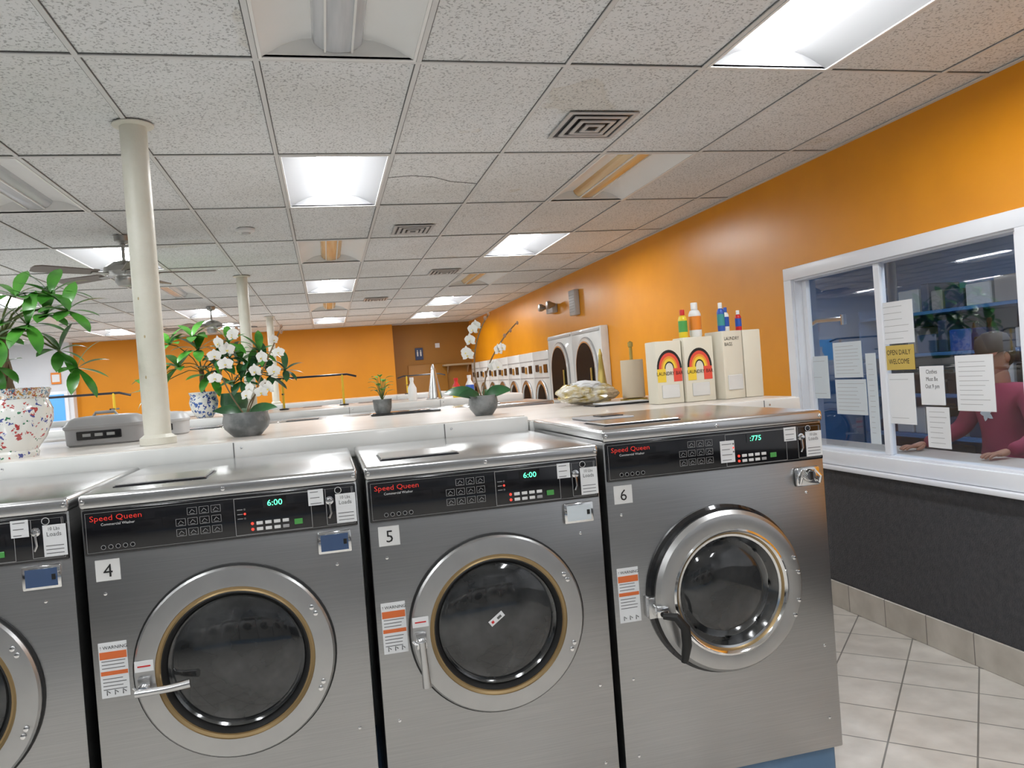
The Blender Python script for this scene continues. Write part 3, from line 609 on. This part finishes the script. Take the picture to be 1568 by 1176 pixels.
for k in range(16):
    a=k*2.4;h=.08+.011*k;b.tube([(.33,4.87,1.59),(.33+.03*math.cos(a),4.87+.03*math.sin(a),1.59+h*.6)],.002,'stem',5)
    b.leaf((.33+.03*math.cos(a),4.87+.03*math.sin(a),1.59+h*.6),(math.cos(a),math.sin(a),.6),(0,0,1),.06,.03,1,'leaf',5,.2)
b.obj('small_potted_plant')
# ------------------------------------------------------------------ counter clutter
def case(cx,cy,z,w,d,h,mt):
    b=MB();n=32
    prof=[(0,.46,.46),(.06,.49,.49),(.55,.50,.50),(.60,.52,.52),(.68,.52,.52),(.72,.50,.50),(.88,.46,.46),(.97,.38,.38),(1,.25,.25),(1,.01,.01)]
    vs=[]
    for zz,a,c_ in prof:
        for i in range(n):
            an=2*math.pi*i/n;co,si=math.cos(an),math.sin(an);e=.5
            vs.append((cx+a*w*math.copysign(abs(co)**e,co),cy+c_*d*math.copysign(abs(si)**e,si),z+zz*h))
    fs=[(i*n+k,i*n+(k+1)%n,(i+1)*n+(k+1)%n,(i+1)*n+k) for i in range(len(prof)-1) for k in range(n)]
    fs.append([k for k in range(n)][::-1]);b.add(vs,fs,mt)
    yf=cy-d*.502
    b.box(cx-w*.30,cx+w*.26,yf-.004,yf+.01,z+h*.22,z+h*.50,'black_panel',.003,1)
    for k in range(3): b.box(cx-w*.22+k*w*.15,cx-w*.12+k*w*.15,yf-.006,yf-.004,z+h*.32,z+h*.42,'icon_text')
    b.tube([(cx-w*.15,cy-.02,z+h*.98),(cx-w*.12,cy-.02,z+h*1.10),(cx+w*.12,cy-.02,z+h*1.10),(cx+w*.15,cy-.02,z+h*.98)],.008,mt,8)
    b.obj('storage_case')
case(-1.09,4.28,1.497,.36,.26,.145,'grey_plastic');case(-.91,4.72,1.497,.26,.24,.13,'grey_plastic2')
b=MB();x,y,z=1.85,4.5,1.473
b.lathe([(0,0),(.085,0),(.085,.012),(.012,.016),(.010,.33),(.016,.335),(.016,.36),(0,.37)],(x,y,z),'gold',seg=24);b.lathe([(.02,.018),(.068,.018),(.07,.02),(.07,.25),(.068,.252),(.02,.252)],(x,y,z),'tp',seg=32)
b.obj('paper_towel_roll')
def cone(x,y,z,h,r,m):
    b=MB();b.lathe([(0,0),(r*1.25,0),(r*1.25,.008),(r,.012),(r*.55,h*.55),(r*.3,h*.85),(r*.34,h*.86),(r*.3,h*.9),(r*.12,h),(0,h)],(x,y,z),m,seg=28);b.obj('metal_cone_ornament')
cone(1.08,7.95,1.498,.36,.075,'chrome_dull');cone(1.74,4.75,1.473,.34,.04,'gold')
b=MB();b.M=Matrix.Translation((2.0,4.42,1.486))@Matrix.Rotation(.25,4,'Y');b.lathe([(0,0),(.07,.0),(.05,.1),(.02,.24),(.012,.25),(0,.25)],(0,0,.01),'kraft',seg=24);b.obj('paper_cone')
for (bx,by,m1,m2,hh) in((.85,7.95,'c_white','c_white',.24),(1.3,7.9,'c_yel','c_red',.2),(1.45,7.95,'c_blue','c_white',.22)):
    b=MB();b.lathe([(0,0),(.04,0),(.045,.02),(.045,hh*.54)],(bx,by,1.498),m1,seg=20);b.lathe([(.045,hh*.54),(.02,hh*.75),(.018,hh*.86),(.022,hh*.86),(.022,hh),(0,hh)],(bx,by,1.498),m2,seg=20);b.obj('detergent_bottle')
b=MB();random.seed(3)
for (cx,cy,cz,sx,sy,sz,m) in((1.54,4.5,1.525,.18,.12,.05,'pkg'),(1.45,4.46,1.55,.11,.1,.045,'pkg'),(1.62,4.5,1.56,.09,.09,.035,'pkg'),(1.53,4.48,1.59,.10,.07,.03,'paper'),(1.66,4.46,1.53,.07,.08,.035,'kraft'),(1.43,4.5,1.57,.06,.06,.03,'gold')):
    bm=bmesh.new();bmesh.ops.create_icosphere(bm,subdivisions=3,radius=1)
    for v in bm.verts:
        k=1+random.uniform(-.16,.12);v.co=Vector((cx+v.co.x*sx*k,cy+v.co.y*sy*k,max(1.474,cz+v.co.z*sz*k)))
    b.bm(bm,m)
b.obj('packaged_laundry_bags',.2)
b=MB();b.box(1.45,2.0,4.1,4.31,1.473,1.481,'rail_dark',.002,1);b.box(1.5,1.8,4.12,4.28,1.481,1.485,'paper');b.obj('serving_tray')
mat('rb_red',(.75,.08,.05),.5);mat('rb_yel',(.85,.6,.05),.5);mat('rb_or',(.8,.3,.04),.5)
def dispenser(x0,w,y,zt):
    b=MB();z0=1.473
    b.box(x0,x0+w,y,y+.13,z0,zt,'cream',.005,2)
    cx=x0+w/2;zc=z0+.185;yp=y-.0005
    def arc(r0,r1,m,k):
        n=16;vs=[]
        for i in range(n+1):
            a=math.pi*i/n;vs+=[(cx+r0*math.cos(a),yp-.001*k,zc+r0*math.sin(a)*1.4),(cx+r1*math.cos(a),yp-.001*k,zc+r1*math.sin(a)*1.4)]
        b.add(vs,[(2*i,2*i+1,2*i+3,2*i+2) for i in range(n)],m)
    arc(.060,.071,'black_text',1);arc(.047,.060,'rb_red',1);arc(.038,.047,'rb_or',1);arc(.027,.038,'rb_yel',1);arc(.022,.027,'black_text',1)
    for sx in(-1,1): b.box(cx+sx*.046-.024,cx+sx*.046+.024,yp-.001,yp,zc-.07,zc,'rb_yel' if sx<0 else 'rb_red')
    b.text('LAUNDRY BAR',cx,yp-.002,zc-.035,.028,'black_text',align='c',sx=.8)
    b.box(cx-.05,cx+.05,yp-.004,yp,z0+.03,z0+.10,'painted_white',.003,1)
    b.obj('soap_vending_dispenser')
zt=1.80
dispenser(1.690,.150,3.78,zt+.005);dispenser(1.845,.170,3.76,zt+.016)
b=MB();b.M=Matrix.Translation((2.045,3.71,0))@Matrix.Rotation(math.radians(12),4,'Z')
b.box(0,.135,0,.14,1.473,1.835,'cream',.005,2);b.text('LAUNDRY',.012,-.001,1.785,.026,'black_text',sx=.85);b.text('BAGS',.012,-.001,1.755,.026,'black_text',sx=.85)
b.box(.02,.12,-.006,0,1.52,1.60,'painted_white',.003,1)
b.M=None;b.box(2.182,2.288,3.74,3.87,1.473,1.835,'cream',.005,2);b.obj('laundry_bag_dispenser')
def bottle(x,y,z,h,r,body,cap,label,name='detergent_bottle'):
    b=MB();b.lathe([(0,0),(r*.9,0),(r,h*.05),(r,h*.22)],(x,y,z),body,seg=20);b.lathe([(r*1.01,h*.2),(r*1.01,h*.6)],(x,y,z),label,seg=20)
    b.lathe([(r,h*.6),(r,h*.66),(r*.75,h*.76),(r*.45,h*.8),(r*.45,h*.82)],(x,y,z),body,seg=20);b.lathe([(r*.55,h*.8),(r*.55,h*.98),(r*.5,h),(0,h)],(x,y,z),cap,seg=16);b.obj(name)
bottle(1.88,3.82,1.817,.15,.024,'c_yel','c_red','c_green');bottle(1.955,3.825,1.817,.185,.033,'c_white','c_white','c_or');bottle(2.09,3.79,1.836,.155,.020,'c_blue','c_white','c_teal');bottle(2.135,3.82,1.836,.13,.018,'c_white','c_blue','c_blue');bottle(2.21,3.82,1.836,.11,.017,'c_red','c_white','c_blue')
b=MB();b.box(1.02,1.22,2.98,3.2,1.476,1.484,'grey_plastic',.003,1);b.box(1.1,1.2,3.05,3.15,1.484,1.488,'rail_dark',.001,1);b.obj('document_tray')
# ------------------------------------------------------------------ window papers
def wp(y1,y0,z1,z0,m='paper',lines=8,txt=None,size=.03,name='taped_notice'):
    b=MB();x=WX+.0325 if y1<3.9 else WX+.0725
    k=x/3.169;y1,y0=y1*k,y0*k;z1,z0=CAMH+(z1-CAMH)*k,CAMH+(z0-CAMH)*k
    b.box(x-.0015,x,y0,y1,z0,z1,m)
    if txt:
        zz=z1-size*1.3
        for t_ in txt: b.text(t_,x-.002,(y0+y1)/2,zz,size,'black_text','-x','c',.8);zz-=size*1.25
    else:
        for q in range(lines):
            z=z1-(z1-z0)*(.12+.76*q/max(1,lines-1));b.box(x-.002,x-.0015,y0+.02+random.uniform(0,(y1-y0)*.25),y1-.02,z-.0012,z+.0012,'icon_text')
    b.obj(name)
wp(3.895,3.63,1.94,1.70,lines=6);wp(3.88,3.64,1.69,1.55,'gold_sign',txt=['OPEN DAILY','WELCOME'],size=.042,name='welcome_sign')
wp(3.865,3.655,1.53,1.24,lines=2,name='barcode_notice');wp(3.61,3.44,1.565,1.354,txt=['Clothes','Must Be','Out 9 pm'],size=.032);wp(3.58,3.42,1.343,1.122,lines=7)
wp(3.36,3.124,1.613,1.328,'paper',lines=10);wp(4.34,4.07,1.735,1.512,'paper2',lines=9);wp(4.34,4.05,1.50,1.28,'paper2',lines=8);wp(4.04,3.95,1.655,1.11,'paper2',lines=14);wp(4.62,4.40,1.657,1.378,'paper2',lines=3)
# ------------------------------------------------------------------ office behind window
ox0,ox1,oy0_,oy1_=WX+.12,6.6,1.0,8.0
b=MB();b.box(ox1,ox1+.1,oy0_,oy1_,0,2.8,'blue_office');b.obj('wall_office_back')
b=MB();b.box(ox0,ox1,oy1_,oy1_+.1,0,2.8,'blue_office');b.obj('wall_office_left')
b=MB();b.box(ox0,ox1,oy0_-.1,oy0_,0,2.8,'blue_office');b.obj('wall_office_right')
b=MB();b.box(ox0,ox1+.1,oy0_-.1,oy1_+.1,2.8,2.9,'acoustic_tile');b.obj('ceiling_office')
mat('lens_office',(1,1,1),.5,emit=(.86,.93,1),es=17)
for xx,yy in((4.5,3.0),(4.5,5.6),(3.55,2.6)):  # third fixture is added, unseen, to brighten the person
    b=MB();b.box(xx,xx+.25,yy,yy+1.2,2.76,2.799,'fixture_white',.005,1);b.box(xx+.02,xx+.23,yy+.02,yy+1.18,2.745,2.76,'lens_office',.005,1);b.obj('ceiling_light_fixture')
b=MB();b.box(ox0+.02,3.62,2.6,5.6,.99,1.03,'laminate',.004,1);b.box(ox0+.03,3.55,2.65,2.7,0,.99,'painted_white');b.box(ox0+.03,3.55,5.5,5.55,0,.99,'painted_white');b.box(ox0+.03,ox0+.06,2.7,5.5,.3,.99,'painted_white');b.obj('office_counter')
b=MB();b.tube([(3.5,5.1,1.03),(3.5,5.1,1.80),(3.5,5.06,1.88),(3.5,4.95,1.91),(3.5,4.66,1.90)],.016,'chrome',10);b.tube([(3.5,4.66,1.93),(3.5,4.66,1.86)],.02,'chrome',10);b.tube([(3.5,5.02,1.03),(3.5,5.02,1.7)],.01,'chrome',8);b.lathe([(.06,0),(.06,.01),(.02,.02)],(3.5,5.1,1.03),'chrome',seg=16);b.obj('bag_stand')
b=MB()
for k in range(5): b.box(5.9,6.58,5.2,7.6,.3+k*.42,.33+k*.42,'blue_office')
for yy in(5.2,7.57): b.box(5.9,6.58,yy,yy+.03,0,2.1,'blue_office')
cols=['jeans','rail_dark','grey_plastic','blue_screen','jeans','black','c_blue','paper2','blue_screen'];random.seed(5)
for k in range(5):
    y=5.28
    while y<7.4:
        w=random.uniform(.08,.3);b.box(6.0,6.4,y,min(y+w,7.55),.33+k*.42,.33+k*.42+random.uniform(.12,.32),random.choice(cols),.01,1);y+=w+.03
b.obj('storage_shelf')
b=MB();b.box(5.2,6.0,3.0,4.8,.72,.76,'kraft',.004,1)
for a in((5.22,3.03),(5.93,3.03),(5.22,4.73),(5.93,4.73)): b.box(a[0],a[0]+.05,a[1],a[1]+.05,0,.72,'rail_dark')
b.box(5.5,5.55,3.4,3.95,.9,1.25,'black_gloss',.01,1);b.box(5.52,5.58,3.6,3.75,.76,.92,'black');b.box(5.3,5.7,4.1,4.6,.76,1.1,'grey_plastic2',.02,2);b.obj('office_desk')
# ------------------------------------------------------------------ person behind counter
def skin_obj(name,verts,edges,rad,m,parent,root=0,sub=2,matfn=None):
    me=bpy.data.meshes.new(name);me.from_pydata(verts,edges,[]);o=bpy.data.objects.new(name,me);sc.collection.objects.link(o)
    sm=o.modifiers.new('s','SKIN');sm.use_smooth_shade=True
    for i,v in enumerate(me.skin_vertices[0].data):
        r=rad[i];v.radius=(r,r) if not isinstance(r,tuple) else r;v.use_root=(i==root)
    ss=o.modifiers.new('u','SUBSURF');ss.levels=sub;ss.render_levels=sub
    dg=bpy.context.evaluated_depsgraph_get();me2=bpy.data.meshes.new_from_object(o.evaluated_get(dg));bpy.data.objects.remove(o)
    me2.materials.clear()
    for k in(m if isinstance(m,list) else [m]): me2.materials.append(MATS[k])
    for p in me2.polygons:
        p.use_smooth=True;p.material_index=matfn(p.center) if matfn else 0
    o=bpy.data.objects.new(name,me2);sc.collection.objects.link(o);o.parent=parent;return o
person=bpy.data.objects.new('person',None);sc.collection.objects.link(person)
px,py=3.92,3.80
V=[(px,py,.93),(px,py,1.08),(px-.01,py,1.22),(px-.01,py,1.35),(px-.01,py,1.42),
 (px-.01,py-.17,1.36),(px-.05,py-.27,1.14),(px-.22,py-.33,1.085),(px-.33,py-.33,1.07),
 (px-.01,py+.17,1.36),(px-.05,py+.27,1.14),(px-.22,py+.29,1.085),(px-.33,py+.28,1.07),
 (px,py-.09,.85),(px,py-.1,.48),(px+.01,py-.1,.08),(px-.1,py-.11,.05),(px,py+.09,.85),(px,py+.1,.48),(px+.01,py+.1,.08),(px-.1,py+.11,.05)]
E=[(0,1),(1,2),(2,3),(3,4),(3,5),(5,6),(6,7),(7,8),(3,9),(9,10),(10,11),(11,12),(0,13),(13,14),(14,15),(15,16),(0,17),(17,18),(18,19),(19,20)]
Rr=[(.15,.12),(.14,.12),(.16,.13),(.15,.12),.065,.075,.058,.048,.04,.075,.058,.048,.04,.095,.065,.05,.045,.095,.065,.05,.045]
skin_obj('body_clothes',V,E,Rr,['shirt','jeans'],person,0,2,lambda c:0 if c.z>.88 else 1)
skin_obj('neck',[(px-.01,py,1.38),(px-.02,py,1.45),(px-.04,py,1.52)],[(0,1),(1,2)],[.055,.05,.055],'skin',person)
hc=Vector((px-.045,py,1.580))
TILT=Matrix.Translation(hc)@Matrix.Rotation(math.radians(-14),4,'Y')@Matrix.Translation(-hc)
b=MB();b.M=TILT
bm=bmesh.new();bmesh.ops.create_uvsphere(bm,u_segments=32,v_segments=24,radius=1)
for v in bm.verts:
    x,y,z=v.co
    jaw=1-.28*max(0,-z)**1.3
    nx=x*.098*(1 if x<0 else 1.05)*(jaw if x>0 else 1-.1*max(0,-z));ny=y*.076*jaw;nz=z*.118
    if x<0:
        nx-=math.exp(-((y/.16)**2))*math.exp(-(((z+.12)/.22)**2))*.022
        for s_ in(-1,1): nx+=math.exp(-(((y-s_*.42)/.2)**2))*math.exp(-(((z-.08)/.14)**2))*.010
        nx-=math.exp(-((y/.3)**2))*math.exp(-(((z+.52)/.1)**2))*.006;nx-=math.exp(-((y/.3)**2))*math.exp(-(((z+.9)/.2)**2))*.012
    v.co=hc+Vector((nx,ny,nz))
b.bm(bm,'skin')
for s_ in(-1,1):
    b.sphere(hc+Vector((-.083,s_*.032,.010)),(.010,.014,.009),'eye_white',12,8);b.sphere(hc+Vector((-.0905,s_*.032,.010)),(.004,.006,.006),'black',10,8)
    b.sphere(hc+Vector((-.092,s_*.033,.032)),(.006,.02,.004),'hair',10,6);b.sphere(hc+Vector((.0,s_*.078,-.005)),(.018,.010,.03),'skin',12,8)
b.sphere(hc+Vector((-.097,0,-.060)),(.007,.024,.004),'lip',12,6);b.sphere(hc+Vector((-.096,0,-.067)),(.007,.02,.005),'lip',12,6)
b.obj('head',1.2,person)
b=MB();b.M=TILT
bm=bmesh.new();bmesh.ops.create_uvsphere(bm,u_segments=28,v_segments=18,radius=1)
for v in bm.verts:
    x,y,z=v.co;v.co=hc+Vector((.018+x*.098,y*.088,.02+max(z,-.75 if x>-.1 else .25)*.112))
b.bm(bm,'hair')
b.lathe([(.094,.0),(.100,.01),(.100,.04),(.085,.085),(.045,.112),(0,.118)],hc+Vector((.0,0,.035)),'cap',seg=28)
vs=[]
for i in range(13):
    a=math.radians(120+i*10);vs+=[hc+Vector((.098*math.cos(a),.092*math.sin(a),.045)),hc+Vector((.16*math.cos(a)-.01,.10*math.sin(a),.032))]
b.add(vs,[(2*i,2*i+1,2*i+3,2*i+2) for i in range(12)],'cap_brown')
b.obj('hair_and_cap',1.2,person)
def hand(wx,wy,wz,side):
    vs=[(wx+.02,wy,wz),(wx-.03,wy,wz-.008),(wx-.075,wy,wz-.012)];skin_obj('palm',vs,[(0,1),(1,2)],[.026,(.036,.018),(.038,.014)],'skin',person)
    for k,(dy,L) in enumerate(((-.028,.07),(-.010,.08),(.010,.075),(.028,.058))):
        y=wy+dy
        skin_obj('finger_%d'%(k+1),[(wx-.06,wy+dy*.8,wz-.012),(wx-.09,y,wz-.006),(wx-.09-L*.5,y+dy*.15,wz-.010),(wx-.09-L*.85,y+dy*.2,wz-.024)],[(0,1),(1,2),(2,3)],[.009,.0092,.0085,.007],'skin',person,0,1)
    s_=side
    skin_obj('thumb',[(wx-.01,wy+s_*.02,wz-.01),(wx-.04,wy+s_*.048,wz-.014),(wx-.075,wy+s_*.060,wz-.02),(wx-.095,wy+s_*.058,wz-.024)],[(0,1),(1,2),(2,3)],[.013,.0115,.0098,.008],'skin',person,0,1)
hand(px-.355,py-.33,1.068,1);hand(px-.355,py+.28,1.068,-1)
b=MB()
for k in range(5):
    a=k*1.257;b.leaf((px-.158,py-.02,1.25),(0,math.cos(a),math.sin(a)),(-1,0,0),.05,.03,.1,'paper2',4)
b.obj('shirt_print',1,person)
# ------------------------------------------------------------------ world & view
w=bpy.data.worlds.new('world');sc.world=w;w.use_nodes=True;w.node_tree.nodes['Background'].inputs[0].default_value=(.6,.7,.9,1);w.node_tree.nodes['Background'].inputs[1].default_value=.3
sc.view_settings.view_transform='Standard';sc.view_settings.look='None';sc.view_settings.exposure=0
